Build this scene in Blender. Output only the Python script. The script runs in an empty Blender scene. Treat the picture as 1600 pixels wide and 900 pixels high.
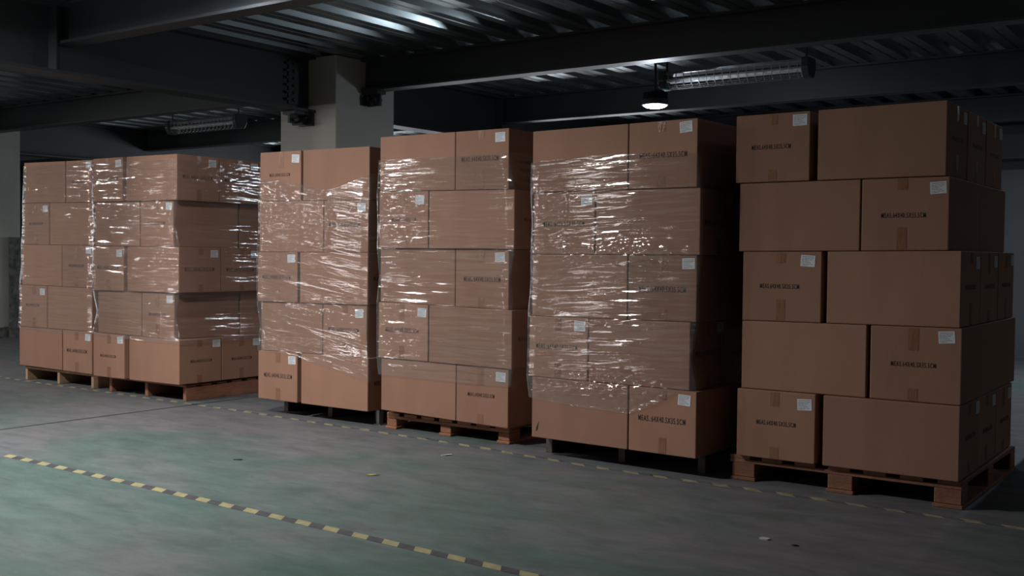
import bpy, bmesh, math, random
import numpy as np
from mathutils import Vector, Matrix

random.seed(7)
scene = bpy.context.scene
C = scene.collection

# ------------------------------------------------------------------ camera
YAW, PITCH, ROLL, FPX = math.radians(35.5), -0.0299, 0.0098, 1689.3
fw0 = Vector((-math.sin(YAW), math.cos(YAW), 0)); rt0 = Vector((math.cos(YAW), math.sin(YAW), 0)); up0 = Vector((0, 0, 1))
fw = math.cos(PITCH) * fw0 + math.sin(PITCH) * up0
up1 = -math.sin(PITCH) * fw0 + math.cos(PITCH) * up0
rt = math.cos(ROLL) * rt0 + math.sin(ROLL) * up1
up = -math.sin(ROLL) * rt0 + math.cos(ROLL) * up1
cd = bpy.data.cameras.new('camera')
cd.sensor_width = 36.0
cd.lens = 36.0 * FPX / 1600.0
cd.clip_start, cd.clip_end = 0.05, 200
cam = bpy.data.objects.new('camera', cd)
C.objects.link(cam)
M = Matrix(((rt.x, up.x, -fw.x, 0), (rt.y, up.y, -fw.y, 0), (rt.z, up.z, -fw.z, 1.1612), (0, 0, 0, 1)))
cam.matrix_world = M
scene.camera = cam

# ------------------------------------------------------------------ world, daylight through the windows, exposure
w = bpy.data.worlds.new('overcast_sky')
scene.world = w
w.use_nodes = True
w.node_tree.nodes['Background'].inputs['Color'].default_value = (0.62, 0.72, 0.85, 1)
w.node_tree.nodes['Background'].inputs['Strength'].default_value = 1.0
vs = scene.view_settings
vs.view_transform = 'Standard'
vs.look = 'None'
vs.exposure = 0.0
vs.gamma = 1.0
vs.use_curve_mapping = False
scene.cycles.max_bounces = 6
scene.cycles.diffuse_bounces = 3
scene.cycles.glossy_bounces = 3
scene.cycles.transparent_max_bounces = 10

XL, XR, YF, YB = -23.0, 6.0, -6.0, 14.0      # room limits
ZD = 3.0                                     # underside of the metal deck
# windows: wall, centre along the wall, width, power, colour
DAY = (1.0, 0.96, 0.93)
COOL = (0.88, 0.94, 1.0)
WINDOWS = [('left', 3.0, 1.8, 28, DAY), ('left', 0.4, 1.8, 28, DAY),
           ('front', -11.1, 0.55, 32, DAY), ('front', -15.7, 0.6, 55, DAY), ('front', -20.4, 0.7, 95, DAY),
           ('back', -12.6, 1.2, 24, COOL), ('back', -11.0, 1.2, 24, COOL), ('back', -9.4, 1.2, 24, COOL), ('back', -7.8, 1.2, 24, COOL)]
WZ0, WZ1 = 0.95, 2.25
WIN_AT = {'left': lambda a: (XL + 0.06, a), 'right': lambda a: (XR - 0.06, a), 'front': lambda a: (a, YF + 0.06), 'back': lambda a: (a, YB - 0.06)}
WIN_RZ = {'left': -90, 'right': 90, 'front': 0, 'back': 180}
for wall, a, wd, pw, col in WINDOWS:
    ld = bpy.data.lights.new('window_daylight', 'AREA')
    ld.shape = 'RECTANGLE'; ld.size = wd - 0.1; ld.size_y = WZ1 - WZ0 - 0.1
    ld.energy = pw; ld.color = col
    lo = bpy.data.objects.new('window_daylight', ld)
    x, y = WIN_AT[wall](a)
    lo.location = (x, y, (WZ0 + WZ1) / 2)
    lo.rotation_euler = (math.radians(90), 0, math.radians(WIN_RZ[wall]))
    C.objects.link(lo)

# ------------------------------------------------------------------ materials
def new_mat(name):
    m = bpy.data.materials.new(name); m.use_nodes = True
    nt = m.node_tree
    return m, nt, nt.nodes['Principled BSDF']

def node(nt, t, **kw):
    n = nt.nodes.new(t)
    for k, v in kw.items():
        if k in n.inputs: n.inputs[k].default_value = v
        else: setattr(n, k, v)
    return n

def mapping(nt, scale=(1, 1, 1), rot=(0, 0, 0), coord='Object'):
    tc = node(nt, 'ShaderNodeTexCoord'); mp = node(nt, 'ShaderNodeMapping')
    mp.inputs['Scale'].default_value = scale; mp.inputs['Rotation'].default_value = rot
    nt.links.new(tc.outputs[coord], mp.inputs['Vector'])
    return mp.outputs['Vector']

def ramp(nt, fac, stops):
    r = node(nt, 'ShaderNodeValToRGB')
    e = r.color_ramp.elements
    e[0].position, e[0].color = stops[0][0], (*stops[0][1], 1)
    e[1].position, e[1].color = stops[-1][0], (*stops[-1][1], 1)
    for p, c in stops[1:-1]:
        n = e.new(p); n.color = (*c, 1)
    nt.links.new(fac, r.inputs['Fac'])
    return r.outputs['Color']

def simple(name, c1, c2=None, rough=0.6, metal=0.0, scale=(3, 3, 3), bump=0.0, bscale=None, coord='Object', detail=5):
    m, nt, b = new_mat(name)
    b.inputs['Roughness'].default_value = rough
    b.inputs['Metallic'].default_value = metal
    if c2 is None: c2 = tuple(v * 0.8 for v in c1)
    n = node(nt, 'ShaderNodeTexNoise', Scale=1.0, Detail=detail)
    nt.links.new(mapping(nt, scale, coord=coord), n.inputs['Vector'])
    nt.links.new(ramp(nt, n.outputs['Fac'], [(0.35, c2), (0.65, c1)]), b.inputs['Base Color'])
    if bump:
        n2 = node(nt, 'ShaderNodeTexNoise', Scale=1.0, Detail=4)
        nt.links.new(mapping(nt, bscale or tuple(s * 6 for s in scale), coord=coord), n2.inputs['Vector'])
        bp = node(nt, 'ShaderNodeBump', Strength=bump, Distance=0.01)
        nt.links.new(n2.outputs['Fac'], bp.inputs['Height'])
        nt.links.new(bp.outputs['Normal'], b.inputs['Normal'])
    return m

def floor_mat():
    m, nt, b = new_mat('worn_green_floor_paint')
    v1 = mapping(nt, (0.55, 0.9, 1), (0, 0, 0.25))
    n1 = node(nt, 'ShaderNodeTexNoise', Scale=1.0, Detail=9, Roughness=0.68, Distortion=0.5)
    nt.links.new(v1, n1.inputs['Vector'])
    # the paint is worn through to grey where pallets and trucks pass (towards the stacks)
    tc = node(nt, 'ShaderNodeTexCoord'); sx = node(nt, 'ShaderNodeSeparateXYZ'); nt.links.new(tc.outputs['Object'], sx.inputs[0])
    wr = node(nt, 'ShaderNodeMapRange'); wr.inputs[1].default_value = 2.6; wr.inputs[2].default_value = 5.2; wr.inputs[3].default_value = -0.05; wr.inputs[4].default_value = 0.15
    nt.links.new(sx.outputs['Y'], wr.inputs[0])
    sm = node(nt, 'ShaderNodeMath', operation='ADD'); nt.links.new(n1.outputs['Fac'], sm.inputs[0]); nt.links.new(wr.outputs[0], sm.inputs[1])
    base = ramp(nt, sm.outputs[0], [(0.38, (0.070, 0.130, 0.112)), (0.52, (0.108, 0.146, 0.138)), (0.66, (0.152, 0.150, 0.160))])
    n2 = node(nt, 'ShaderNodeTexNoise', Scale=1.0, Detail=9, Roughness=0.7, Distortion=0.4)
    nt.links.new(mapping(nt, (3.2, 8.0, 1), (0, 0, 0.3)), n2.inputs['Vector'])
    f2 = ramp(nt, n2.outputs['Fac'], [(0.30, (0.68, 0.70, 0.70)), (0.5, (1, 1, 1)), (0.72, (1.32, 1.28, 1.28))])
    mx = node(nt, 'ShaderNodeMix', data_type='RGBA', blend_type='MULTIPLY'); mx.inputs[0].default_value = 1
    nt.links.new(base, mx.inputs[6]); nt.links.new(f2, mx.inputs[7])
    n3 = node(nt, 'ShaderNodeTexNoise', Scale=1.0, Detail=6, Roughness=0.75)
    nt.links.new(mapping(nt, (5.0, 12.0, 1), (0, 0, -0.2)), n3.inputs['Vector'])
    f3 = ramp(nt, n3.outputs['Fac'], [(0.63, (0, 0, 0)), (0.74, (0.8, 0.8, 0.8))])
    mx2 = node(nt, 'ShaderNodeMix', data_type='RGBA', blend_type='MIX')
    nt.links.new(f3, mx2.inputs[0]); nt.links.new(mx.outputs[2], mx2.inputs[6]); mx2.inputs[7].default_value = (0.22, 0.225, 0.225, 1)
    nt.links.new(mx2.outputs[2], b.inputs['Base Color'])
    b.inputs['Roughness'].default_value = 0.55
    b.inputs['Specular IOR Level'].default_value = 0.35
    bp = node(nt, 'ShaderNodeBump', Strength=0.12, Distance=0.01)
    nt.links.new(n2.outputs['Fac'], bp.inputs['Height']); nt.links.new(bp.outputs['Normal'], b.inputs['Normal'])
    return m

def cardboard_mat(name, c):
    m, nt, b = new_mat(name)
    n = node(nt, 'ShaderNodeTexNoise', Scale=1.0, Detail=6, Roughness=0.6)
    nt.links.new(mapping(nt, (4, 4, 1.6)), n.inputs['Vector'])
    oi = node(nt, 'ShaderNodeObjectInfo')
    hs = node(nt, 'ShaderNodeHueSaturation')
    mr = node(nt, 'ShaderNodeMapRange'); mr.inputs[3].default_value = 0.9; mr.inputs[4].default_value = 1.1
    nt.links.new(oi.outputs['Random'], mr.inputs[0]); nt.links.new(mr.outputs[0], hs.inputs['Value'])
    col = ramp(nt, n.outputs['Fac'], [(0.3, tuple(v * 0.9 for v in c)), (0.7, tuple(v * 1.06 for v in c))])
    nt.links.new(col, hs.inputs['Color']); nt.links.new(hs.outputs['Color'], b.inputs['Base Color'])
    b.inputs['Roughness'].default_value = 0.78
    b.inputs['Specular IOR Level'].default_value = 0.25
    # upright flutes of the corrugated board
    wv = node(nt, 'ShaderNodeTexWave', Scale=1.0, Distortion=0.0); wv.bands_direction = 'X'
    nt.links.new(mapping(nt, (38, 38, 0)), wv.inputs['Vector'])
    wv2 = node(nt, 'ShaderNodeTexNoise', Scale=1.0, Detail=3)
    nt.links.new(mapping(nt, (5, 5, 5)), wv2.inputs['Vector'])
    ad = node(nt, 'ShaderNodeMath', operation='ADD')
    ml = node(nt, 'ShaderNodeMath', operation='MULTIPLY'); ml.inputs[1].default_value = 0.12
    nt.links.new(wv.outputs['Fac'], ml.inputs[0]); nt.links.new(ml.outputs[0], ad.inputs[0]); nt.links.new(wv2.outputs['Fac'], ad.inputs[1])
    bp = node(nt, 'ShaderNodeBump', Strength=0.13, Distance=0.012)
    nt.links.new(ad.outputs[0], bp.inputs['Height']); nt.links.new(bp.outputs['Normal'], b.inputs['Normal'])
    return m

def film_mat(name, slant):
    m = bpy.data.materials.new(name); m.use_nodes = True
    nt = m.node_tree; nt.nodes.clear()
    out = node(nt, 'ShaderNodeOutputMaterial')
    uvw = mapping(nt, (4.5, 4.5, 75), (0, slant, 0))
    n1 = node(nt, 'ShaderNodeTexNoise', Scale=1.0, Detail=4, Roughness=0.6, Distortion=0.25)
    nt.links.new(uvw, n1.inputs['Vector'])
    n2 = node(nt, 'ShaderNodeTexNoise', Scale=1.0, Detail=3, Roughness=0.6)
    nt.links.new(mapping(nt, (9, 9, 28), (0, slant * 2 + 0.1, 0)), n2.inputs['Vector'])
    add = node(nt, 'ShaderNodeMath', operation='MULTIPLY_ADD'); add.inputs[1].default_value = 0.2
    nt.links.new(n2.outputs['Fac'], add.inputs[0]); nt.links.new(n1.outputs['Fac'], add.inputs[2])
    bp = node(nt, 'ShaderNodeBump', Strength=0.32, Distance=0.003)
    nt.links.new(add.outputs[0], bp.inputs['Height'])
    # thin sheet: the same Schlick reflectance from both sides
    geo = node(nt, 'ShaderNodeNewGeometry')
    dt = node(nt, 'ShaderNodeVectorMath', operation='DOT_PRODUCT')
    nt.links.new(geo.outputs['Incoming'], dt.inputs[0]); nt.links.new(geo.outputs['Normal'], dt.inputs[1])
    ab = node(nt, 'ShaderNodeMath', operation='ABSOLUTE'); nt.links.new(dt.outputs['Value'], ab.inputs[0])
    om = node(nt, 'ShaderNodeMath', operation='SUBTRACT'); om.inputs[0].default_value = 1.0; nt.links.new(ab.outputs[0], om.inputs[1])
    fr = node(nt, 'ShaderNodeMath', operation='POWER'); nt.links.new(om.outputs[0], fr.inputs[0]); fr.inputs[1].default_value = 5.0
    gl = node(nt, 'ShaderNodeBsdfGlossy', Roughness=0.06)
    gl.inputs['Color'].default_value = (1, 1, 1, 1)
    nt.links.new(bp.outputs['Normal'], gl.inputs['Normal'])
    tr = node(nt, 'ShaderNodeBsdfTransparent'); tr.inputs['Color'].default_value = (0.96, 0.96, 0.96, 1)
    df = node(nt, 'ShaderNodeBsdfDiffuse'); df.inputs['Color'].default_value = (0.72, 0.72, 0.74, 1)
    haze = ramp(nt, n1.outputs['Fac'], [(0.42, (0.03, 0.03, 0.03)), (0.60, (0.055, 0.055, 0.055)), (0.76, (0.17, 0.17, 0.17))])
    m1 = node(nt, 'ShaderNodeMixShader')
    nt.links.new(haze, m1.inputs[0]); nt.links.new(tr.outputs[0], m1.inputs[1]); nt.links.new(df.outputs[0], m1.inputs[2])
    fa = node(nt, 'ShaderNodeMath', operation='MULTIPLY_ADD'); fa.inputs[1].default_value = 0.9; fa.inputs[2].default_value = 0.09; fa.use_clamp = True
    nt.links.new(fr.outputs[0], fa.inputs[0])
    m2 = node(nt, 'ShaderNodeMixShader')
    nt.links.new(fa.outputs[0], m2.inputs[0]); nt.links.new(m1.outputs[0], m2.inputs[1]); nt.links.new(gl.outputs[0], m2.inputs[2])
    nt.links.new(m2.outputs[0], out.inputs['Surface'])
    return m

def emit_mat(name, col, s):
    m = bpy.data.materials.new(name); m.use_nodes = True
    nt = m.node_tree; nt.nodes.clear()
    o = node(nt, 'ShaderNodeOutputMaterial'); e = node(nt, 'ShaderNodeEmission', Strength=s)
    e.inputs['Color'].default_value = (*col, 1)
    nt.links.new(e.outputs[0], o.inputs['Surface'])
    return m

MAT = dict(
    floor=floor_mat(),
    card=cardboard_mat('kraft_cardboard', (0.335, 0.182, 0.123)),
    paper=simple('label_paper', (0.72, 0.74, 0.78), (0.66, 0.68, 0.72), 0.6),
    ink=simple('black_ink', (0.016, 0.014, 0.013), rough=0.7),
    greyink=simple('grey_label_print', (0.20, 0.21, 0.24), rough=0.7),
    tape=simple('brown_packing_tape', (0.29, 0.14, 0.08), (0.25, 0.118, 0.066), 0.22, scale=(20, 20, 20), bump=0.25, bscale=(60, 60, 25)),
    beam=simple('dark_painted_steel', (0.042, 0.049, 0.054), (0.033, 0.039, 0.044), 0.5, scale=(1.5, 1.5, 3), bump=0.05, bscale=(8, 8, 8)),
    deck=simple('galvanised_deck_steel', (0.46, 0.51, 0.52), (0.27, 0.31, 0.32), 0.26, 0.92, scale=(4, 0.6, 2), bump=0.05, bscale=(10, 1.5, 3)),
    plaster=simple('white_painted_plaster', (0.56, 0.55, 0.50), (0.52, 0.51, 0.47), 0.8, scale=(1.5, 1.5, 1.5), bump=0.08),
    wall=simple('grey_wall_paint', (0.16, 0.165, 0.175), (0.13, 0.135, 0.14), 0.85, scale=(0.8, 0.8, 0.8), bump=0.1),
    oldwall=simple('stained_pillar_plaster', (0.40, 0.41, 0.36), (0.31, 0.32, 0.29), 0.85, scale=(2, 2, 1.2), bump=0.2),
    dirt=simple('crumbled_concrete', (0.16, 0.16, 0.15), (0.06, 0.06, 0.06), 0.95, scale=(14, 14, 14), bump=0.8),
    wood_red=simple('red_brown_pallet_wood', (0.30, 0.13, 0.07), (0.20, 0.085, 0.05), 0.75, scale=(6, 6, 12), bump=0.35),
    wood_orange=simple('orange_pallet_wood', (0.36, 0.16, 0.075), (0.25, 0.10, 0.05), 0.7, scale=(5, 5, 14), bump=0.3),
    wood_pale=simple('pale_pallet_wood', (0.45, 0.29, 0.17), (0.34, 0.21, 0.12), 0.75, scale=(5, 5, 14), bump=0.3),
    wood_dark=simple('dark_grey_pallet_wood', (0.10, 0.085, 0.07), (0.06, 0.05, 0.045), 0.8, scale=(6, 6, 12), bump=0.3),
    black_plastic=simple('dark_plastic', (0.035, 0.036, 0.038), rough=0.55),
    alu=simple('dull_aluminium', (0.55, 0.56, 0.57), (0.45, 0.46, 0.47), 0.3, 0.85, scale=(3, 3, 3)),
    wire=simple('grey_guard_wire', (0.30, 0.31, 0.31), rough=0.4, metal=0.6),
    cap=simple('dark_green_end_cap', (0.03, 0.055, 0.05), rough=0.45),
    tube=simple('unlit_glass_tube', (0.75, 0.76, 0.76), rough=0.12),
    yellow=simple('worn_yellow_tape', (0.38, 0.34, 0.165), (0.27, 0.25, 0.145), 0.6, scale=(14, 14, 1)),
    blacktape=simple('worn_black_tape', (0.075, 0.078, 0.09), (0.05, 0.052, 0.06), 0.55, scale=(25, 25, 1)),
    yellow_worn=simple('rubbed_yellow_tape', (0.40, 0.36, 0.19), (0.20, 0.19, 0.14), 0.7, scale=(16, 30, 1)),
    black_worn=simple('rubbed_black_tape', (0.13, 0.14, 0.14), (0.07, 0.075, 0.08), 0.7, scale=(12, 25, 1)),
    joint=simple('floor_joint_filler', (0.05, 0.055, 0.055), rough=0.9),
    frame=simple('window_frame_paint', (0.4, 0.41, 0.42), rough=0.5),
    scrap_white=simple('scrap_paper', (0.55, 0.56, 0.55), rough=0.8),
    scrap_yellow=simple('yellow_scrap', (0.5, 0.45, 0.15), rough=0.7),
    scrap_dark=simple('dark_scrap', (0.04, 0.04, 0.045), rough=0.8),
    lens=emit_mat('lit_lamp_lens', (0.86, 0.93, 1.0), 30.0),
)
g, nt_, b_ = new_mat('window_glass')
b_.inputs['Transmission Weight'].default_value = 1.0; b_.inputs['Roughness'].default_value = 0.0; b_.inputs['IOR'].default_value = 1.02
MAT['glass'] = g

# ------------------------------------------------------------------ mesh helpers
class MB:
    def __init__(s): s.v = []; s.f = []
    def box(s, x0, x1, y0, y1, z0, z1):
        n = len(s.v)
        s.v += [(x0, y0, z0), (x1, y0, z0), (x1, y1, z0), (x0, y1, z0), (x0, y0, z1), (x1, y0, z1), (x1, y1, z1), (x0, y1, z1)]
        s.f += [tuple(n + i for i in q) for q in ((3, 2, 1, 0), (4, 5, 6, 7), (0, 1, 5, 4), (1, 2, 6, 5), (2, 3, 7, 6), (3, 0, 4, 7))]
        return s
    def quad(s, a, b, c, d):
        n = len(s.v); s.v += [a, b, c, d]; s.f.append((n, n + 1, n + 2, n + 3)); return s
    def tube(s, p, q, r, k=8, r2=None):
        p, q = Vector(p), Vector(q); d = (q - p).normalized()
        a = d.orthogonal().normalized(); b = d.cross(a)
        r2 = r if r2 is None else r2
        n = len(s.v)
        for P, R in ((p, r), (q, r2)):
            for i in range(k):
                t = 2 * math.pi * i / k
                s.v.append(tuple(P + a * (R * math.cos(t)) + b * (R * math.sin(t))))
        for i in range(k):
            j = (i + 1) % k
            s.f.append((n + i, n + j, n + k + j, n + k + i))
        s.f.append(tuple(n + i for i in reversed(range(k)))); s.f.append(tuple(n + k + i for i in range(k)))
        return s
    def lathe(s, prof, k=32):
        n = len(s.v); m = len(prof)
        for r, z in prof:
            for i in range(k):
                t = 2 * math.pi * i / k
                s.v.append((r * math.cos(t), r * math.sin(t), z))
        for a in range(m - 1):
            for i in range(k):
                j = (i + 1) % k
                s.f.append((n + a * k + i, n + a * k + j, n + (a + 1) * k + j, n + (a + 1) * k + i))
        s.f.append(tuple(n + i for i in reversed(range(k)))); s.f.append(tuple(n + (m - 1) * k + i for i in range(k)))
        return s
    def prism(s, prof, axis, a0, a1):
        """profile of (u, z) points extruded along 'x' (u = y) or 'y' (u = x)"""
        n = len(s.v); k = len(prof)
        for a in (a0, a1):
            for u, z in prof:
                s.v.append((a, u, z) if axis == 'x' else (u, a, z))
        for i in range(k):
            j = (i + 1) % k
            s.f.append((n + i, n + j, n + k + j, n + k + i))
        s.f.append(tuple(n + i for i in reversed(range(k)))); s.f.append(tuple(n + k + i for i in range(k)))
        return s
    def mesh(s, name, mat, bevel=0.0, smooth=False):
        me = bpy.data.meshes.new(name); me.from_pydata(s.v, [], s.f)
        bm = bmesh.new(); bm.from_mesh(me)
        bmesh.ops.recalc_face_normals(bm, faces=bm.faces)
        if bevel:
            bmesh.ops.bevel(bm, geom=list(bm.edges), offset=bevel, segments=1, affect='EDGES', clamp_overlap=True)
        bm.to_mesh(me); bm.free()
        if mat: me.materials.append(MAT[mat] if isinstance(mat, str) else mat)
        if smooth:
            for p in me.polygons: p.use_smooth = True
        return me
    def build(s, name, mat, parent=None, loc=(0, 0, 0), rz=0.0, bevel=0.0, smooth=False):
        return put(name, s.mesh(name, mat, bevel, smooth), parent, loc, rz)

def put(name, me, parent=None, loc=(0, 0, 0), rz=0.0):
    o = bpy.data.objects.new(name, me); C.objects.link(o)
    o.location = loc; o.rotation_euler = (0, 0, rz)
    if parent: o.parent = parent
    return o

def empty(name, loc=(0, 0, 0), rz=0.0):
    o = bpy.data.objects.new(name, None); C.objects.link(o)
    o.empty_display_size = 0.1
    o.location = loc; o.rotation_euler = (0, 0, rz)
    return o

def tag(o, label=None, cat=None, group=None, kind=None):
    if label: o['label'] = label
    if cat: o['category'] = cat
    if group: o['group'] = group
    if kind: o['kind'] = kind
    return o

# ------------------------------------------------------------------ setting: floor, walls, windows
fl = MB().box(XL - 0.2, XR + 0.2, YF - 0.2, YB + 0.2, -0.2, 0.0).build('floor', 'floor')
tag(fl, 'worn green and grey painted concrete floor', kind='structure')
MB().box(-6.765, -6.735, -5.95, 13.95, -0.02, 0.0012).build('joint', 'joint', fl)

def wall(side, spans, a0, a1):
    mb = MB(); t = 0.2; top = ZD + 0.3
    def blk(p, q, z0, z1):
        if side == 'left': mb.box(XL - t, XL, p, q, z0, z1)
        elif side == 'right': mb.box(XR, XR + t, p, q, z0, z1)
        elif side == 'front': mb.box(p, q, YF - t, YF, z0, z1)
        else: mb.box(p, q, YB, YB + t, z0, z1)
    cur = a0
    for p, q in sorted(spans):
        blk(cur, p, 0, top); blk(p, q, 0, WZ0); blk(p, q, WZ1, top); cur = q
    blk(cur, a1, 0, top)
    o = mb.build('wall_' + side, 'wall')
    tag(o, {'back': 'grey back wall behind the pallets', 'left': 'grey wall with windows', 'right': 'grey side wall', 'front': 'grey wall with windows facing the pallets'}[side], kind='structure')
for side in ('left', 'right', 'front', 'back'):
    sp = [(a - wd / 2, a + wd / 2) for s_, a, wd, _p, _c in WINDOWS if s_ == side]
    wall(side, sp, *((YF, YB) if side in ('left', 'right') else (XL - 0.2, XR + 0.2)))
for i, (side, a, wd, _p, _c) in enumerate(WINDOWS):
    x, y = {'left': (XL - 0.1, a), 'right': (XR + 0.1, a), 'front': (a, YF - 0.1), 'back': (a, YB + 0.1)}[side]
    e = empty('window_%d' % (i + 1), (x, y, WZ0), math.radians(WIN_RZ[side]))
    tag(e, 'steel framed daylight window', kind='structure')
    h = WZ1 - WZ0
    fr = MB()
    for p, q, z0, z1 in ((-wd / 2, -wd / 2 + 0.05, 0, h), (wd / 2 - 0.05, wd / 2, 0, h), (-wd / 2, wd / 2, 0, 0.05), (-wd / 2, wd / 2, h - 0.05, h), (-0.02, 0.02, 0, h)):
        fr.box(p, q, -0.03, 0.03, z0, z1)
    fr.build('window_frame', 'frame', e)
    for s in (-1, 1):
        MB().box(min(s * 0.03, s * (wd / 2 - 0.05)), max(s * 0.03, s * (wd / 2 - 0.05)), -0.004, 0.004, 0.05, h - 0.05).build('pane', 'glass', e)

# ------------------------------------------------------------------ ceiling: corrugated deck panels on steel beams
ceil = MB().box(XL - 0.2, XR + 0.2, YF - 0.2, YB + 0.2, ZD + 0.09, ZD + 0.2).build('ceiling', 'wall')
tag(ceil, 'concrete slab above the corrugated metal deck', kind='structure')
P = 0.688
def rib(x):
    return [(x, 0), (x + 0.085, 0), (x + 0.09, 0.008), (x + 0.10, 0.008), (x + 0.105, 0), (x + 0.19, 0), (x + 0.215, 0.06), (x + 0.319, 0.06), (x + 0.344, 0)]
prof = rib(0) + rib(0.344)[1:]
dv, df = [], []
L0, L1 = YF, YB
nseg = 1
for x, z in prof: dv += [(x, L0, z), (x, L1, z)]
for i in range(len(prof) - 1): df.append((2 * i, 2 * i + 1, 2 * i + 3, 2 * i + 2))
dme = bpy.data.meshes.new('deck_panel'); dme.from_pydata(dv, [], df); dme.materials.append(MAT['deck'])
for i in range(int((XR - XL) / P) + 1):
    put('deck_panel', dme, ceil, (XL + i * P, 0, ZD + 0.001))

def ibeam(depth, width, tw=0.012, tf=0.02):
    w2, z1 = width / 2, ZD
    z0 = z1 - depth
    return [(-w2, z0), (w2, z0), (w2, z0 + tf), (tw / 2, z0 + tf), (tw / 2, z1 - tf), (w2, z1 - tf), (w2, z1), (-w2, z1), (-w2, z1 - tf), (-tw / 2, z1 - tf), (-tw / 2, z0 + tf), (-w2, z0 + tf)]
BY = [-3.55, -0.8, 1.9, 4.68, 7.6, 10.27, 13.0]       # cross beams
BX = [-14.2, -7.52, -0.85]                                    # deep girders
def at_row(y):
    return {4.68: 'nearest in view', 7.6: 'over the white pillar', 10.27: 'behind the white pillar', 13.0: 'by the back wall'}.get(y, 'behind the viewer')
COLW, CY0, CY1 = 0.74, 7.2, 8.0
for y in BY:
    segs = [XL] + BX + [XR]
    for i in range(len(segs) - 1):
        a = segs[i] + (0.008 if i else 0); b = segs[i + 1] - (0.008 if i < len(segs) - 2 else 0)
        if abs(y - 7.6) < 0.01:                # at the pillar row the beams stop at the pillar faces
            if i: a = segs[i] + COLW / 2
            if i < len(segs) - 2: b = segs[i + 1] - COLW / 2
        m = MB().prism([(u + y, z) for u, z in ibeam(0.30, 0.15)], 'x', a, b)
        o = m.build('steel_beam', 'beam')
        tag(o, 'dark steel cross beam under the deck', kind='structure')
for k, x in enumerate(BX):
    for a, b in ((YF, CY0), (CY1, YB)):
        o = MB().prism([(u + x, z) for u, z in ibeam(0.52, 0.22, 0.014, 0.024)], 'y', a, b).build('steel_girder', 'beam')
        tag(o, 'deep dark steel girder under the deck', kind='structure')
        for y in BY:
            if a < y < b and x == -7.52:
                for s in (-1, 1):
                    MB().box(min(x + s * 0.007, x + s * 0.105), max(x + s * 0.007, x + s * 0.105), y - 0.11, y - 0.098, ZD - 0.496, ZD - 0.024).build('stiffener', 'beam', o)
        if x == -7.52:                          # bolted end plate and seat bracket at the pillar
            e0, s = (CY0, -1) if b == CY0 else (CY1, 1)
            ya, yb = sorted((e0 + s * 0.02, e0 + s * 0.36))
            for sx in (-1, 1):
                MB().box(min(x + sx * 0.007, x + sx * 0.022), max(x + sx * 0.007, x + sx * 0.022), ya + 0.10, yb, ZD - 0.46, ZD - 0.05).build('splice_plate', 'beam', o)
                for r_ in range(6):
                    for c_ in range(2):
                        yy = e0 + s * (0.20 + 0.09 * c_); zz = ZD - 0.42 + r_ * 0.066
                        MB().tube((x + sx * 0.022, yy, zz), (x + sx * 0.042, yy, zz), 0.014, 6).build('bolt', 'beam', o)
            ya, yb = sorted((e0, e0 + s * 0.24))
            MB().box(x - 0.08, x + 0.08, ya, yb, ZD - 0.55, ZD - 0.521).box(x - 0.012, x + 0.012, ya, yb, ZD - 0.63, ZD - 0.55).box(x - 0.09, x + 0.09, min(e0, e0 + s * 0.03), max(e0, e0 + s * 0.03), ZD - 0.64, ZD - 0.521).build('seat_bracket', 'beam', o)
            for yy, zz in ((0.08, 0.575), (0.19, 0.60), (0.14, 0.63)):
                MB().tube((x - 0.05, e0 + s * yy, ZD - zz), (x + 0.07, e0 + s * yy, ZD - zz), 0.016, 6).build('bolt', 'beam', o)
# seat brackets of the cross beam at the white pillar
for s in (-1, 1):
    x0 = -7.52 + s * COLW / 2
    a, b = sorted((x0, x0 + s * 0.20))
    br = empty('beam_bracket', (x0, 7.6, ZD - 0.33)); tag(br, 'dark bolted seat bracket under the cross beam, %s of the white pillar' % ('right face' if s > 0 else 'left face'), 'bracket')
    MB().box(min(0, s * 0.20), max(0, s * 0.20), -0.06, 0.06, 0, 0.029).build('plate', 'beam', br)
    MB().box(min(0, s * 0.02), max(0, s * 0.02), -0.08, 0.08, -0.10, 0.0).build('back_plate', 'beam', br)
    MB().box(min(s * 0.03, s * 0.19), max(s * 0.03, s * 0.19), -0.012, 0.012, -0.11, 0.0).build('rib', 'beam', br)
    for dx, dz in ((0.07, -0.04), (0.15, -0.05), (0.11, -0.09)):
        MB().tube((s * dx, -0.05, dz), (s * dx, 0.05, dz), 0.016, 6).build('bolt', 'beam', br)

tag(MB().prism([(u * 1.4 + 13.72, z) for u, z in ibeam(0.66, 0.24, 0.03, 0.024)], 'x', XL, XR).build('steel_girder', 'beam'), 'deep dark girder along the top of the back wall', kind='structure')
# pillars
for x in BX:
    if x == -7.52: name, lab, mt = 'pillar', 'white plastered square pillar behind the stacks', 'plaster'
    elif x < -8: name, lab, mt = 'pillar', 'stained plaster pillar beside the wrapped pallet farthest away', 'oldwall'
    else: name, lab, mt = 'pillar', 'plastered pillar beyond the unwrapped stack', 'plaster'
    o = MB().box(x - COLW / 2, x + COLW / 2, CY0, CY1, 0, ZD - 0.002).build(name, mt, bevel=0.006)
    tag(o, lab, kind='structure')
    if x < -8:
        # crumbled skirting and broken edge at the foot of the pillar
        bm = bmesh.new()
        r_ = random.Random(3)
        me = MB()
        for i in range(16):
            u = x - COLW / 2 + i * COLW / 16
            me.box(u, u + COLW / 16 + 0.002, CY0 - 0.012 - 0.01 * r_.random(), CY0, 0, 0.05 + 0.06 * r_.random())
        for i in range(14):
            v = CY0 + i * 0.8 / 14
            me.box(x + COLW / 2, x + COLW / 2 + 0.012 + 0.012 * r_.random(), v, v + 0.06, 0, 0.05 + 0.10 * r_.random())
        bm.free()
        me.build('crumbled_edge', 'dirt', o)

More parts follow.
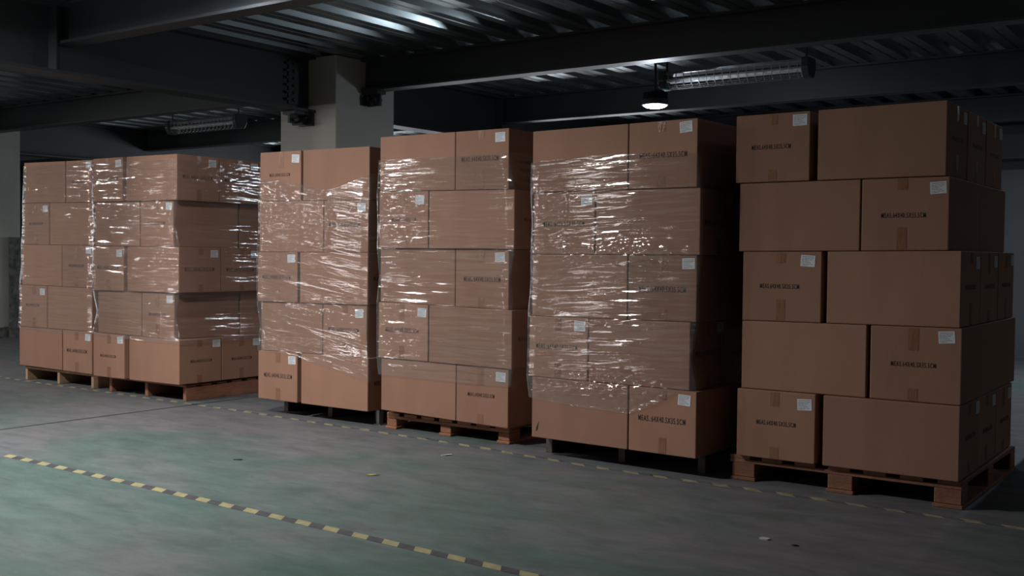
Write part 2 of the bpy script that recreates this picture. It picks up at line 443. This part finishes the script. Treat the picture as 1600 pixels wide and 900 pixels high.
# ------------------------------------------------------------------ ceiling lamps
def led_lamp(loc, stem, label, power):
    e = empty('high_bay_lamp', loc)
    tag(e, label, 'lamp', 'round high bay lamps')
    MB().lathe([(0.060, 0.045), (0.075, 0.05), (0.105, 0.06), (0.114, 0.03), (0.116, 0.012), (0.106, 0.006), (0.10, 0.012)], 40).build('rim', 'black_plastic', e, smooth=False)
    MB().lathe([(0.075, 0.05), (0.08, 0.055), (0.08, 0.13), (0.055, 0.14), (0.0, 0.141)], 32).build('heat_sink', 'black_plastic', e)
    fin = MB().box(0.075, 0.107, -0.0018, 0.0018, 0.05, 0.115).mesh('fin', 'black_plastic')
    for i in range(36):
        f = put('fin', fin, e, (0, 0, 0), 2 * math.pi * i / 36)
    MB().lathe([(0.0, -0.018), (0.045, -0.016), (0.08, -0.008), (0.104, 0.008), (0.10, 0.014), (0.0, 0.016)], 40).build('lens', 'lens', e, smooth=True)
    MB().tube((0, 0, 0.14), (0, 0, 0.14 + stem), 0.012).build('stem', 'black_plastic', e)
    MB().lathe([(0.03, 0.14 + stem - 0.02), (0.04, 0.14 + stem), (0.0, 0.14 + stem)], 16).build('ceiling_hook', 'black_plastic', e)
    if loc[1] > 8.25 and loc[0] < -4:
        ld = bpy.data.lights.new('lamp_light', 'POINT'); ld.shadow_soft_size = 0.09
    else:
        ld = bpy.data.lights.new('lamp_light', 'AREA'); ld.shape = 'DISK'; ld.size = 0.2
    ld.energy = power; ld.color = (1.0, 0.97, 0.95) if loc[1] < 4 else (0.80, 0.90, 1.0)
    lo = bpy.data.objects.new('lamp_light', ld); C.objects.link(lo); lo.location = (0, 0, -0.022 if ld.type == 'AREA' else -0.055); lo.parent = e
    return e
led_lamp((-4.43, 8.3, 2.455), 3.0 - 2.455 - 0.14, 'lit round lamp hanging over the fifth stack from the left', 23)
led_lamp((-5.45, 4.30, 2.80), 0.06, 'lit round lamp close under the near beam above the aisle', 4)
led_lamp((-5.0, 2.6, 2.84), 0.02, 'lit round lamp above the aisle nearest the viewer', 100)
led_lamp((-7.4, 2.6, 2.84), 0.02, 'second lit round lamp above the aisle from the viewer', 70)
led_lamp((-9.8, 2.6, 2.84), 0.02, 'third lit round lamp above the aisle from the viewer', 85)
led_lamp((-12.2, 2.6, 2.84), 0.02, 'fourth lit round lamp above the aisle from the viewer', 85)
led_lamp((-1.3, 11.3, 2.84), 0.02, 'added unseen lamp standing in for daylight on the floor by the back wall', 40)  # unseen lamp added to brighten the far floor, in place of daylight there
led_lamp((2.6, 8.2, 2.84), 0.02, 'added unseen fill lamp in the side bay past the unwrapped stack', 14)  # unseen fill lamp added to lighten the side of the unwrapped stack

def cage_light(loc, length, label):
    e = empty('caged_tube_light', loc)
    tag(e, label, 'light fixture', 'caged tube lights')
    l2 = length / 2
    MB().prism([(-0.075, 0.055), (-0.06, 0.075), (0.06, 0.075), (0.075, 0.055), (0.07, 0.05), (-0.07, 0.05)], 'x', -l2 + 0.03, l2 - 0.03).build('reflector', 'alu', e)
    for s in (-1, 1):
        t = MB().tube((-l2 + 0.05, s * 0.032, 0.0), (l2 - 0.05, s * 0.032, 0.0), 0.016, 12).build('tube', 'tube', e, smooth=False)
    for s in (-1, 1):
        a, b = sorted((s * (l2 - 0.07), s * l2))
        MB().prism([(-0.08, 0.085), (-0.09, 0.0), (-0.05, -0.075), (0.05, -0.075), (0.09, 0.0), (0.08, 0.085)], 'x', a, b).build('end_cap', 'cap', e, bevel=0.008)
        MB().tube((s * (l2 - 0.05), 0, 0.08), (s * (l2 - 0.05), 0, ZD - loc[2]), 0.009, 6).build('hanger', 'black_plastic', e)
    n = 17
    hoop = MB()
    pts = [(0.072 * math.cos(t), 0.072 * math.sin(t)) for t in [math.pi + math.pi * i / 10 for i in range(11)]]
    pts = [(-0.072, 0.05)] + pts + [(0.072, 0.05)]
    for p, q in zip(pts[:-1], pts[1:]): hoop.tube((0, *p), (0, *q), 0.0035, 5)
    hm = hoop.mesh('guard_hoop', 'wire')
    for i in range(n):
        put('guard_hoop', hm, e, (-l2 + 0.10 + i * (length - 0.2) / (n - 1), 0, 0))
    for t in (math.pi * 1.0, math.pi * 1.25, math.pi * 1.5, math.pi * 1.75, math.pi * 2):
        MB().tube((-l2 + 0.05, 0.072 * math.cos(t), 0.072 * math.sin(t)), (l2 - 0.05, 0.072 * math.cos(t), 0.072 * math.sin(t)), 0.003, 5).build('guard_rod', 'wire', e)
cage_light((-3.82, 8.55, 2.70), 1.36, 'unlit caged tube light beside the lit round lamp')
cage_light((-10.45, 8.35, 2.67), 1.30, 'unlit caged tube light between the two pillars')

# ------------------------------------------------------------------ cartons
STACKS = {
    'A': dict(o=(-9.253, 5.363, 0.71), yo=[0.013, 0.009, 0.004, -0.009, -0.02],
      rows=[[0.022, 0.654, 0.664, 1.056], [0.013, 0.419, 0.428, 1.068], [-0.001, 0.613, 0.619, 1.056], [-0.014, 0.41, 0.417, 1.069], [-0.006, 0.652, 0.664, 1.083]],
      seams=[(1.952, 1.936), (1.591, 1.575), (1.218, 1.213), (0.857, 0.851), (0.48, 0.483), (0.134, 0.122)]),
    'B': dict(o=(-8.009, 5.277, 0.31), yo=[-0.013, 0.006, -0.003, 0.017, -0.007],
      rows=[[0.002, 0.403, 0.451, 1.084], [-0.002, 0.597, 0.606, 1.015], [-0.009, 0.399, 0.448, 1.093], [0.022, 0.602, 0.61, 1.013], [-0.007, 0.413, 0.477, 1.106]],
      seams=[(1.926, 1.918), (1.568, 1.563), (1.207, 1.203), (0.841, 0.848), (0.491, 0.484), (0.13, 0.138)]),
    'C': dict(o=(-6.051, 5.323, 0.5), yo=[-0.001, 0.001, -0.004, 0.01, -0.006],
      rows=[[0.008, 0.424, 0.445, 1.071], [0.0, 0.642, 0.649, 1.061], [-0.012, 0.395, 0.421, 1.063], [0.011, 0.628, 0.636, 1.044], [-0.002, 0.4, 0.439, 1.071]],
      seams=[(1.888, 1.882), (1.535, 1.525), (1.169, 1.173), (0.811, 0.819), (0.457, 0.464), (0.106, 0.103)]),
    'D': dict(o=(-4.856, 5.315, -0.59), yo=[-0.018, -0.01, 0.01, -0.01, 0.001],
      rows=[[0.004, 0.637, 0.642, 1.053], [-0.01, 0.414, 0.421, 1.092], [-0.013, 0.622, 0.627, 1.041], [-0.011, 0.419, 0.428, 1.082], [0.007, 0.642, 0.647, 1.051]],
      seams=[(1.932, 1.928), (1.575, 1.559), (1.202, 1.2), (0.847, 0.832), (0.479, 0.474), (0.131, 0.111)]),
    'E': dict(o=(-3.55, 5.176, -1.99), yo=[-0.007, 0.005, 0.008, 0.001, -0.007],
      rows=[[0.002, 0.643, 0.649, 1.063], [0.005, 0.425, 0.433, 1.078], [-0.003, 0.64, 0.646, 1.062], [-0.015, 0.391, 0.399, 1.032], [0.014, 0.662, 0.67, 1.078]],
      seams=[(1.88, 1.885), (1.527, 1.526), (1.171, 1.173), (0.812, 0.822), (0.461, 0.461), (0.109, 0.109)]),
    'F': dict(o=(-2.29, 5.272, 0.41), yo=[0, 0.011, 0.004, -0.004, -0.025],
      rows=[[-0.046, 0.348, 0.388, 1.001], [-0.026, 0.601, 0.608, 1.015], [0.001, 0.418, 0.446, 1.076], [0.005, 0.649, 0.668, 1.088], [-0.007, 0.409, 0.448, 1.091]],
      seams=[(1.898, 1.905), (1.549, 1.553), (1.194, 1.205), (0.837, 0.845), (0.485, 0.485), (0.134, 0.132)]),
}
PHRASE = {'A': 'the leftmost stack', 'B': 'the second stack from left', 'C': 'the third stack from left',
          'D': 'the fourth stack from left', 'E': 'the fifth stack from left', 'F': 'the unwrapped rightmost stack'}
LAYER = ['top layer', 'upper middle layer', 'middle layer', 'lower middle layer', 'bottom layer']
SHORT_LEFT = {'A': (1, 3), 'B': (0, 2, 4), 'C': (0, 2, 4), 'D': (1, 3), 'E': (1, 3), 'F': (0, 2, 4)}
BIG = {'A': (4,), 'B': (0, 2), 'C': (1, 2, 3, 4), 'D': (0, 2, 3), 'E': (0, 1, 2, 3, 4), 'F': ()}

def text_mesh(name, s, width, height, offset=0.0):
    cu = bpy.data.curves.new(name, 'FONT'); cu.body = s; cu.align_x = 'CENTER'; cu.align_y = 'CENTER'
    cu.resolution_u = 3; cu.offset = offset; cu.space_character = 1.25
    o = bpy.data.objects.new(name, cu); C.objects.link(o)
    bpy.context.view_layer.update()
    me = bpy.data.meshes.new_from_object(o.evaluated_get(bpy.context.evaluated_depsgraph_get()))
    bpy.data.objects.remove(o); bpy.data.curves.remove(cu)
    xs = [v.co.x for v in me.vertices]; ys = [v.co.y for v in me.vertices]
    cx, cy = (min(xs) + max(xs)) / 2, (min(ys) + max(ys)) / 2
    sx, sy = width / (max(xs) - min(xs)), height / (max(ys) - min(ys))
    for v in me.vertices:
        v.co = Vector(((v.co.x - cx) * sx, 0, (v.co.y - cy) * sy))
    me.name = name
    me.materials.clear(); me.materials.append(MAT['ink'])
    return me
TXT_BIG = text_mesh('printed_text', 'MEAS.:64X40.5X35.5CM', 0.285, 0.031, 0.008)
TXT_SMALL = text_mesh('printed_text', 'MEAS.64X40.5X35.5CM', 0.207, 0.024, 0.008)
LBL = MB().box(-0.037, 0.037, -0.0006, 0.0, -0.0285, 0.0285).mesh('paper_label', 'paper')
lp = MB()
rr = random.Random(5)
for i, z in enumerate((0.021, 0.013, 0.006, -0.001, -0.008, -0.016, -0.022)):
    x = -0.031
    if i == 0:
        lp.box(-0.03, 0.03, -0.0004, 0.0, z - 0.0011, z + 0.0011); continue
    for _ in range(3 + i % 3):
        wd = 0.004 + 0.011 * rr.random()
        if x + wd > 0.031: break
        lp.box(x, x + wd, -0.0004, 0.0, z - 0.0012, z + 0.0012); x += wd + 0.003
LPRINT = lp.mesh('label_print', 'greyink')
def tape_mesh(w, h, top):
    mb = MB(); n = 6
    rr = random.Random(int(h * 1e4))
    z0, z1 = (-h, 0.0) if top else (0.0, h)
    e = [(-w / 2 + w * i / n) for i in range(n + 1)]
    jag = [0.004 * rr.random() for _ in e]
    for i in range(n):
        if top: mb.quad((e[i], -0.0004, z0 + jag[i]), (e[i + 1], -0.0004, z0 + jag[i + 1]), (e[i + 1], -0.0004, z1), (e[i], -0.0004, z1))
        else: mb.quad((e[i], -0.0004, z0), (e[i + 1], -0.0004, z0), (e[i + 1], -0.0004, z1 - jag[i + 1]), (e[i], -0.0004, z1 - jag[i]))
    return mb.mesh('packing_tape', 'tape')
TAPE_TOP = [tape_mesh(0.048, h, True) for h in (0.055, 0.075, 0.11)]
TAPE_BOT = [tape_mesh(0.046, h, False) for h in (0.06, 0.085, 0.11)]

def carton(o3, th, x0, x1, y0, y1, zb, zt, label, group, ends, big):
    """o3: stack origin; th: stack turn; x/y limits in the stack frame; zb, zt: functions of x for the base and the top"""
    rnd = random.Random(label)
    xc, yc = (x0 + x1) / 2, (y0 + y1) / 2
    z0 = min(zb(x0), zb(x1))
    w2, d2 = (x1 - x0) / 2, (y1 - y0) / 2
    g = 0.0012
    v = []
    for zf, dz in ((zb, g), (zt, -g)):
        for sx, sy in ((-1, -1), (1, -1), (1, 1), (-1, 1)):
            v.append(Vector((sx * w2, sy * d2, zf(x0 if sx < 0 else x1) - z0 + dz)))
    me = bpy.data.meshes.new('cardboard_box')
    bm = bmesh.new(); bv = [bm.verts.new(p) for p in v]
    for q in ((3, 2, 1, 0), (4, 5, 6, 7), (0, 1, 5, 4), (1, 2, 6, 5), (2, 3, 7, 6), (3, 0, 4, 7)): bm.faces.new([bv[i] for i in q])
    bmesh.ops.bevel(bm, geom=list(bm.edges), offset=0.0045, segments=2, affect='EDGES', profile=0.5)
    bm.to_mesh(me); bm.free(); me.materials.append(MAT['card'])
    c, s = math.cos(th), math.sin(th)
    loc = (o3[0] + c * xc - s * yc, o3[1] + s * xc + c * yc, z0)
    b = put('cardboard_box', me, None, loc, th)
    tag(b, label, 'carton', group)
    if not ends: return b
    fw_ = 2 * (w2 if ends == 'front' else d2)
    def place(nm, mesh, u, z, off):
        if ends == 'front': return put(nm, mesh, b, (u, -d2 - off, z), 0)
        return put(nm, mesh, b, (w2 + off, u, z), math.pi / 2)
    zm = lambda u, f: f(xc + u) - z0 if ends == 'front' else f(x1) - z0
    t0 = rnd.uniform(-0.012, 0.012)
    place('packing_tape', rnd.choice(TAPE_TOP), t0, zm(t0, zt) - 0.006, 0.0006)
    place('packing_tape', rnd.choice(TAPE_BOT), t0, zm(t0, zb) + 0.006, 0.0006)
    tu, tz = rnd.uniform(-0.015, 0.008), (zm(0, zt) + zm(0, zb)) / 2 + rnd.uniform(-0.008, 0.012)
    place('printed_text', TXT_BIG if big else TXT_SMALL, tu, tz, 0.0014)
    lu = fw_ / 2 - 0.037 - rnd.uniform(0.012, 0.034)
    lab = place('paper_label', LBL, lu, zm(lu, zt) - 0.0285 - rnd.uniform(0.012, 0.03), 0.0008)
    lab['label'] = 'white shipping label with fine print'
    lab.rotation_euler[1] = math.radians(rnd.uniform(-4, 4)) if ends == 'front' else 0
    put('label_print', LPRINT, lab, (0, -0.0006, 0), 0)
    return b

BOUNDS = {}
for k, S in STACKS.items():
    ox, oy, deg = S['o']; th = math.radians(deg)
    BOUNDS[k] = []
    for r in range(5):
        xa, xb, xc_, xd = S['rows'][r]
        lerp = lambda p: (lambda x, p=p, a=xa, b=xd: p[0] + (p[1] - p[0]) * (x - a) / (b - a))
        zt, zb = lerp(S['seams'][r]), lerp(S['seams'][r + 1])
        yo = S['yo'][r]
        sl = r in SHORT_LEFT[k]
        big = r in BIG[k]
        grp = 'cartons of ' + PHRASE[k]
        lay = LAYER[r] + ' of ' + PHRASE[k]
        rnd = random.Random(k + str(r))
        j = lambda: rnd.uniform(-0.006, 0.006)
        if sl:      # short carton ends at the left, three long cartons at the right
            carton((ox, oy), th, xa, xb, yo, yo + 0.64, zb, zt, 'printed carton, front left of ' + lay, grp, 'front', big)
            carton((ox, oy), th, xa + j(), xb + j(), yo + 0.648, yo + 1.288, zb, zt, 'carton, back left of ' + lay, grp, None, big)
            nm = ['plain long carton, front right of ', 'carton, middle of the side of ', 'carton, back right of ']
            for q in range(3):
                dx = j() if q else 0
                carton((ox, oy), th, xc_ + dx, xd + dx, yo + q * 0.417, yo + q * 0.417 + 0.407, zb, zt, nm[q] + lay, grp, 'side', big)
        else:
            nm = ['plain long carton, front left of ', 'carton, hidden middle left of ', 'carton, hidden back left of ']
            for q in range(3):
                dx = j() if q else 0
                carton((ox, oy), th, xa + dx, xb - (0.008 if q else 0), yo + q * 0.417, yo + q * 0.417 + 0.407, zb, zt, nm[q] + lay, grp, None, big)
            carton((ox, oy), th, xc_, xd, yo, yo + 0.64, zb, zt, 'printed carton, front right of ' + lay, grp, 'front', big)
            dx = j()
            carton((ox, oy), th, xc_ + max(dx, 0) + 0.004, xd + dx, yo + 0.658, yo + 1.298, zb, zt, 'plain carton, back right of ' + lay, grp, None, big)
        BOUNDS[k].append((xa - 0.007, xd + 0.007, yo - 0.001, yo + 1.30))

# torn corner on the lowest plain carton of the fifth stack
for b in [o for o in C.objects if o.get('label', '') == 'plain long carton, front left of bottom layer of the fifth stack from left']:
    x0, y0 = min(v.co.x for v in b.data.vertices), min(v.co.y for v in b.data.vertices)
    t = MB(); t.v = [(x0 + 0.028, y0 - 0.0008, 0.035), (x0 + 0.045, y0 - 0.0008, 0.05), (x0 + 0.047, y0 - 0.0008, 0.075), (x0 + 0.054, y0 - 0.0008, 0.10), (x0 + 0.038, y0 - 0.0008, 0.07)]
    t.f = [(0, 1, 2, 3, 4)]
    t.build('tear', 'ink', b)

# ------------------------------------------------------------------ pallets
def block_pallet(k, x0, x1, y0, y1, top, mat, bw, label, overhang=0.0):
    e = empty('wooden_pallet', ((x0 + x1) / 2, (y0 + y1) / 2, 0))
    tag(e, label, 'pallet', 'pallets under the stacks')
    w2, d2 = (x1 - x0) / 2, (y1 - y0) / 2
    bt, sk = 0.020, 0.018
    zb = top - 2 * bt
    blk = MB().box(-bw / 2, bw / 2, -0.06, 0.06, sk, zb).mesh('block', mat, bevel=0.004)
    for x in (-w2 + bw / 2, 0, w2 - bw / 2):
        for y in (-d2 + 0.06, 0, d2 - 0.06): put('block', blk, e, (x, y, 0))
        MB().box(x - bw / 2 - 0.006, x + bw / 2 + 0.006, -d2 - 0.008, d2 + 0.008, 0, sk).build('skid', mat, e, bevel=0.003)
    for y in (-d2 + 0.06, 0, d2 - 0.06):
        MB().box(-w2 - overhang, w2, y - 0.06, y + 0.06, zb, zb + bt).build('cross_board', mat, e, bevel=0.003)
    n = 7; bwid = 0.11
    for i in range(n):
        x = -w2 - overhang + bwid / 2 + i * (2 * w2 + overhang - bwid) / (n - 1)
        MB().box(x - bwid / 2, x + bwid / 2, -d2, d2, zb + bt, top).build('deck_board', mat, e, bevel=0.003)

def stringer_pallet(x0, x1, y0, y1, top, mat, sw, label, front_lip=True):
    e = empty('wooden_pallet', ((x0 + x1) / 2, (y0 + y1) / 2, 0))
    tag(e, label, 'pallet', 'pallets under the stacks')
    w2, d2 = (x1 - x0) / 2, (y1 - y0) / 2
    bt = 0.018
    for x in (-w2 + sw / 2, 0, w2 - sw / 2):
        MB().box(x - sw / 2, x + sw / 2, -d2, d2, 0.0, top - bt).build('stringer', mat, e, bevel=0.003)
    n = 8; bd = 0.10
    for i in range(n):
        y = -d2 + bd / 2 + i * (2 * d2 - bd) / (n - 1)
        MB().box(-w2, w2, y - bd / 2, y + bd / 2, top - bt, top).build('deck_board', mat, e, bevel=0.003)
stringer_pallet(-9.235, -8.19, 5.385, 6.60, 0.119, 'wood_pale', 0.035, 'pale wood pallet under the leftmost wrapped stack')
stringer_pallet(-7.93, -6.93, 5.36, 6.52, 0.128, 'wood_red', 0.038, 'pale brown wood pallet, darkened for shade, under the second stack from the left')  # pale boards given a darker wood colour that stands in for side shade
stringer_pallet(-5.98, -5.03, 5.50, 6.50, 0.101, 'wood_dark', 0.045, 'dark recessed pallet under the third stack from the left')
block_pallet('D', -4.86, -3.85, 5.385, 6.52, 0.108, 'wood_orange', 0.086, 'orange wood block pallet under the fourth stack from the left')
stringer_pallet(-3.53, -2.50, 5.31, 6.36, 0.107, 'wood_dark', 0.045, 'dark wood pallet under the fifth stack from the left')
block_pallet('F', -2.335, -1.19, 5.285, 6.50, 0.130, 'wood_red', 0.125, 'red brown block pallet under the unwrapped rightmost stack', 0.012)
tag(MB().box(-0.012, 0.012, -0.02, 0.02, 0, 0.10).box(-0.03, 0.03, -0.03, 0.03, 0, 0.006).build('metal_foot', 'wire', None, (-5.0, 5.47, 0)), 'thin grey metal foot between the third and fourth stacks', 'foot')

# ------------------------------------------------------------------ stretch film around five stacks
def vnoise(u, v, seed):
    rs = np.random.RandomState(seed); T = rs.rand(256, 256)
    iu = np.floor(u).astype(int); iv = np.floor(v).astype(int)
    fu = u - iu; fv = v - iv
    fu = fu * fu * (3 - 2 * fu); fv = fv * fv * (3 - 2 * fv)
    a = T[iu % 256, iv % 256]; b = T[(iu + 1) % 256, iv % 256]; c = T[iu % 256, (iv + 1) % 256]; d = T[(iu + 1) % 256, (iv + 1) % 256]
    return (a * (1 - fu) + b * fu) * (1 - fv) + (c * (1 - fu) + d * fu) * fv

def film(k, ztop, zbot, slant, blobs, label, seed):
    S = STACKS[k]; ox, oy, deg = S['o']; th = math.radians(deg)
    B = BOUNDS[k]; seams = [(a + b) / 2 for a, b in S['seams']]
    zs, ext = [], []
    zs.append(seams[0]); ext.append(B[0])
    out = lambda p, q: (min(p[0], q[0]), max(p[1], q[1]), min(p[2], q[2]), max(p[3], q[3]))
    for r in range(5):
        zs.append((seams[r] * 0.5 + seams[r + 1] * 0.5)); ext.append(B[r])
        zs.append(seams[r + 1] ); ext.append(out(B[r], B[r + 1]) if r < 4 else B[4])
    zs = np.array(zs[::-1]); ext = np.array(ext[::-1])
    nf, ns, nb, nl, nz = 120, 90, 14, 40, 300
    s = np.concatenate([np.linspace(0, 1, nf, endpoint=False), 1 + np.linspace(0, 1, ns, endpoint=False), 2 + np.linspace(0, 1, nb, endpoint=False), 3 + np.linspace(0, 1, nl, endpoint=False)])
    zt = np.interp(s, [p[0] for p in ztop], [p[1] for p in ztop]); zb = np.interp(s, [p[0] for p in zbot], [p[1] for p in zbot])
    t = np.linspace(0, 1, nz)
    Z = zb[:, None] + (zt - zb)[:, None] * t[None, :]
    S_ = np.repeat(s[:, None], nz, 1)
    e = [np.interp(Z, zs, ext[:, i]) for i in range(4)]
    Lm = np.where(S_ < 1, S_ * 1.07, np.where(S_ < 2, 1.07 + (S_ - 1) * 1.3, np.where(S_ < 3, 2.37 + (S_ - 2) * 1.07, 3.44 + (S_ - 3) * 1.3)))
    W = Z + slant * Lm
    d = 0.0050 * vnoise(Lm * 3.0 + 11, W * 42 + 7, seed) + 0.0036 * vnoise(Lm * 6 + 3, W * 85 + 19, seed + 1) + 0.004 * vnoise(Lm * 1.2, Z * 6, seed + 2)
    for (bu, bz, ru, rz, amp) in blobs:
        g_ = np.exp(-((S_ - bu) / ru) ** 2 - ((Z - bz) / rz) ** 2)
        d += g_ * amp * (0.6 * vnoise(Lm * 14, W * 90, seed + 5) + 0.6 * vnoise(Lm * 40, Z * 60, seed + 6))
    f = np.mod(S_, 1.0)
    d *= 0.10 + 0.90 * np.clip(np.minimum(f, 1 - f) / 0.06, 0, 1)
    d += 0.0025
    x0, x1, y0, y1 = e[0] - d, e[1] + d, e[2] - d, e[3] + d
    X = np.where(S_ < 1, x0 + (x1 - x0) * f, np.where(S_ < 2, x1, np.where(S_ < 3, x1 + (x0 - x1) * f, x0)))
    Y = np.where(S_ < 1, y0, np.where(S_ < 2, y0 + (y1 - y0) * f, np.where(S_ < 3, y1, y1 + (y0 - y1) * f)))
    n = len(s)
    co = np.stack([X, Y, Z], -1).reshape(-1, 3)
    i = np.arange(n)[:, None]; jx = np.arange(nz - 1)[None, :]
    i2 = (i + 1) % n
    q = np.stack([i * nz + jx, i2 * nz + jx, i2 * nz + jx + 1, i * nz + jx + 1], -1).reshape(-1, 4)
    me = bpy.data.meshes.new('stretch_film')
    me.vertices.add(len(co)); me.vertices.foreach_set('co', co.ravel().astype(np.float32))
    me.loops.add(q.size); me.loops.foreach_set('vertex_index', q.ravel().astype(np.int32))
    me.polygons.add(len(q)); me.polygons.foreach_set('loop_start', np.arange(0, q.size, 4, dtype=np.int32))
    me.update(); me.validate()
    me.polygons.foreach_set('use_smooth', np.ones(len(q), dtype=bool))
    me.materials.append(film_mat('clear_stretch_film_' + k, slant))
    o = put('stretch_film', me, None, (ox, oy, 0), th)
    tag(o, label, 'plastic film', 'stretch film around the stacks')
film('A', [(0, 1.915), (4, 1.915)], [(0, .47), (.5, .45), (.85, .455), (1, .48), (4, .47)], 0.02,
     [(0.2, 1.72, 0.25, 0.12, 0.006), (0.3, 1.50, 0.3, 0.07, 0.005), (0.1, 0.93, 0.12, 0.05, 0.008)], 'clear stretch film wrapped around the leftmost stack', 11)
film('B', [(0, 1.88), (4, 1.88)], [(0, .47), (.5, .46), (1, .45), (4, .46)], 0.03,
     [(0.4, 1.50, 0.5, 0.06, 0.007), (0.97, 1.65, 0.06, 0.25, 0.010), (1.3, 1.78, 0.2, 0.12, 0.010)], 'clear stretch film wrapped around the second stack from the left', 23)
film('C', [(0, 1.70), (.35, 1.66), (.62, 1.60), (.72, 1.61), (1, 1.70), (4, 1.70)], [(0, .455), (.36, .445), (.45, .42), (1, .30), (2, .40), (4, .455)], 0.16,
     [(0.15, 1.52, 0.2, 0.10, 0.010), (0.2, 1.38, 0.3, 0.12, 0.012), (0.62, 1.42, 0.05, 0.2, 0.016), (0.15, 0.5, 0.2, 0.05, 0.010), (0.4, 0.73, 0.4, 0.06, 0.007)], 'clear stretch film slanting around the third stack from the left', 37)
film('D', [(0, 1.78), (4, 1.78)], [(0, .365), (4, .37)], 0.015,
     [(0.1, 1.40, 0.2, 0.2, 0.006), (0.06, 0.68, 0.1, 0.15, 0.009)], 'clear stretch film wrapped around the fourth stack from the left', 41)
film('E', [(0, 1.70), (.4, 1.72), (.65, 1.715), (1, 1.70), (4, 1.70)], [(0, .34), (.3, .315), (.62, .31), (.76, .37), (.88, .45), (1, .47), (2, .45), (4, .34)], -0.04,
     [(0.55, 1.19, 0.35, 0.055, 0.016), (0.55, 0.47, 0.25, 0.06, 0.012), (0.4, 0.40, 0.4, 0.05, 0.012), (0.15, 1.40, 0.15, 0.15, 0.006), (0.62, 0.80, 0.2, 0.03, 0.010)], 'clear stretch film wrapped around the fifth stack from the left', 53)

# ------------------------------------------------------------------ floor tapes
def floor_tape(pts, width, pitch, label, wear=0.0, phase=0.0, ym='yellow', km='blacktape'):
    e = empty('hazard_tape', (pts[0][0], pts[0][1], 0)); tag(e, label, 'floor tape', 'striped tapes on the floor')
    x0, y0 = pts[0]; x1, y1 = pts[-1]
    L = math.hypot(x1 - x0, y1 - y0)
    ts = [math.hypot(p[0] - x0, p[1] - y0) for p in pts]
    def pos(t, v):
        t = min(max(t, 0), L)
        for a in range(len(ts) - 1):
            if t <= ts[a + 1] or a == len(ts) - 2:
                f = (t - ts[a]) / (ts[a + 1] - ts[a])
                return (pts[a][0] + f * (pts[a + 1][0] - pts[a][0]) - x0, pts[a][1] + f * (pts[a + 1][1] - pts[a][1]) + v - y0)
    n = int(L / pitch) + 1
    rnd = random.Random(9)
    for i in range(n):
        for half, mat, nm in ((0, ym, 'yellow_stripe'), (1, km, 'black_stripe')):
            a = (i + phase + 0.5 * half) * pitch; b = a + 0.5 * pitch
            sk = 0.035
            wv = 1 - wear * rnd.random()
            h = 0.0012
            q = [pos(a + sk, -width / 2), pos(b + sk, -width / 2), pos(b, width / 2 * wv), pos(a, width / 2 * wv)]
            mb = MB()
            mb.v = [(x, y, z) for z in (0.0, h) for x, y in q]
            mb.f = [(3, 2, 1, 0), (4, 5, 6, 7), (0, 1, 5, 4), (1, 2, 6, 5), (2, 3, 7, 6), (3, 0, 4, 7)]
            mb.build(nm, mat, e)
floor_tape([(-5.95, 3.31), (-4.6, 3.285), (-3.3, 3.25), (-1.5, 3.20)], 0.055, 0.1725, 'yellow and black striped tape across the open floor', 0.1, 0.35)
floor_tape([(-10.6, 5.37), (-9.0, 5.33), (-6.24, 5.30), (-5.2, 5.25), (-4.2, 5.21), (-3.0, 5.10), (-0.4, 5.08)], 0.05, 0.174, 'worn striped tape on the floor along the front of the pallets', 0.9, 0.3, 'yellow_worn', 'black_worn')

# ------------------------------------------------------------------ small litter and background bits
def scrap(loc, w_, d_, mat, rz, name, label):
    rnd = random.Random(label)
    mb = MB(); n = 7
    top = []
    for i in range(n):
        t = 2 * math.pi * i / n; r_ = 0.6 + 0.4 * rnd.random()
        top.append((w_ / 2 * r_ * math.cos(t), d_ / 2 * r_ * math.sin(t)))
    mb.v = [(x, y, 0) for x, y in top] + [(x, y, 0.003 + 0.004 * rnd.random()) for x, y in top]
    mb.f = [tuple(reversed(range(n))), tuple(range(n, 2 * n))] + [(i, (i + 1) % n, n + (i + 1) % n, n + i) for i in range(n)]
    tag(mb.build(name, mat, None, loc, rz), label, 'litter', 'litter on the floor')
scrap((-3.87, 4.18, 0), 0.09, 0.03, 'scrap_yellow', 0.9, 'plastic_scrap', 'small yellow plastic scrap on the open floor')
scrap((-4.75, 4.03, 0), 0.06, 0.03, 'scrap_dark', 0.4, 'plastic_scrap', 'small dark scrap beside the striped tape on open floor')
scrap((-3.92, 4.86, 0), 0.10, 0.03, 'scrap_white', 1.1, 'paper_scrap', 'white paper scrap in front of the fourth stack')
scrap((-1.72, 4.22, 0), 0.06, 0.03, 'scrap_white', 0.2, 'paper_scrap', 'pale paper scrap in front of the unwrapped stack')
scrap((-1.58, 4.20, 0), 0.04, 0.02, 'scrap_dark', 0.1, 'plastic_scrap', 'tiny dark scrap in front of the unwrapped stack')
scrap((-4.37, 5.22, 0), 0.03, 0.02, 'scrap_dark', 0.1, 'plastic_scrap', 'tiny black scrap on the worn tape by the fourth stack')
# weathered plank leaning at the stained pillar
pl = MB().box(0.0, 0.03, -0.085, 0.085, 0, 1.34)
o = pl.build('weathered_plank', 'dirt', None, (-13.80, 7.90, 0), 0, bevel=0.004)
tag(o, 'dark weathered plank leaning against the stained pillar', 'plank')
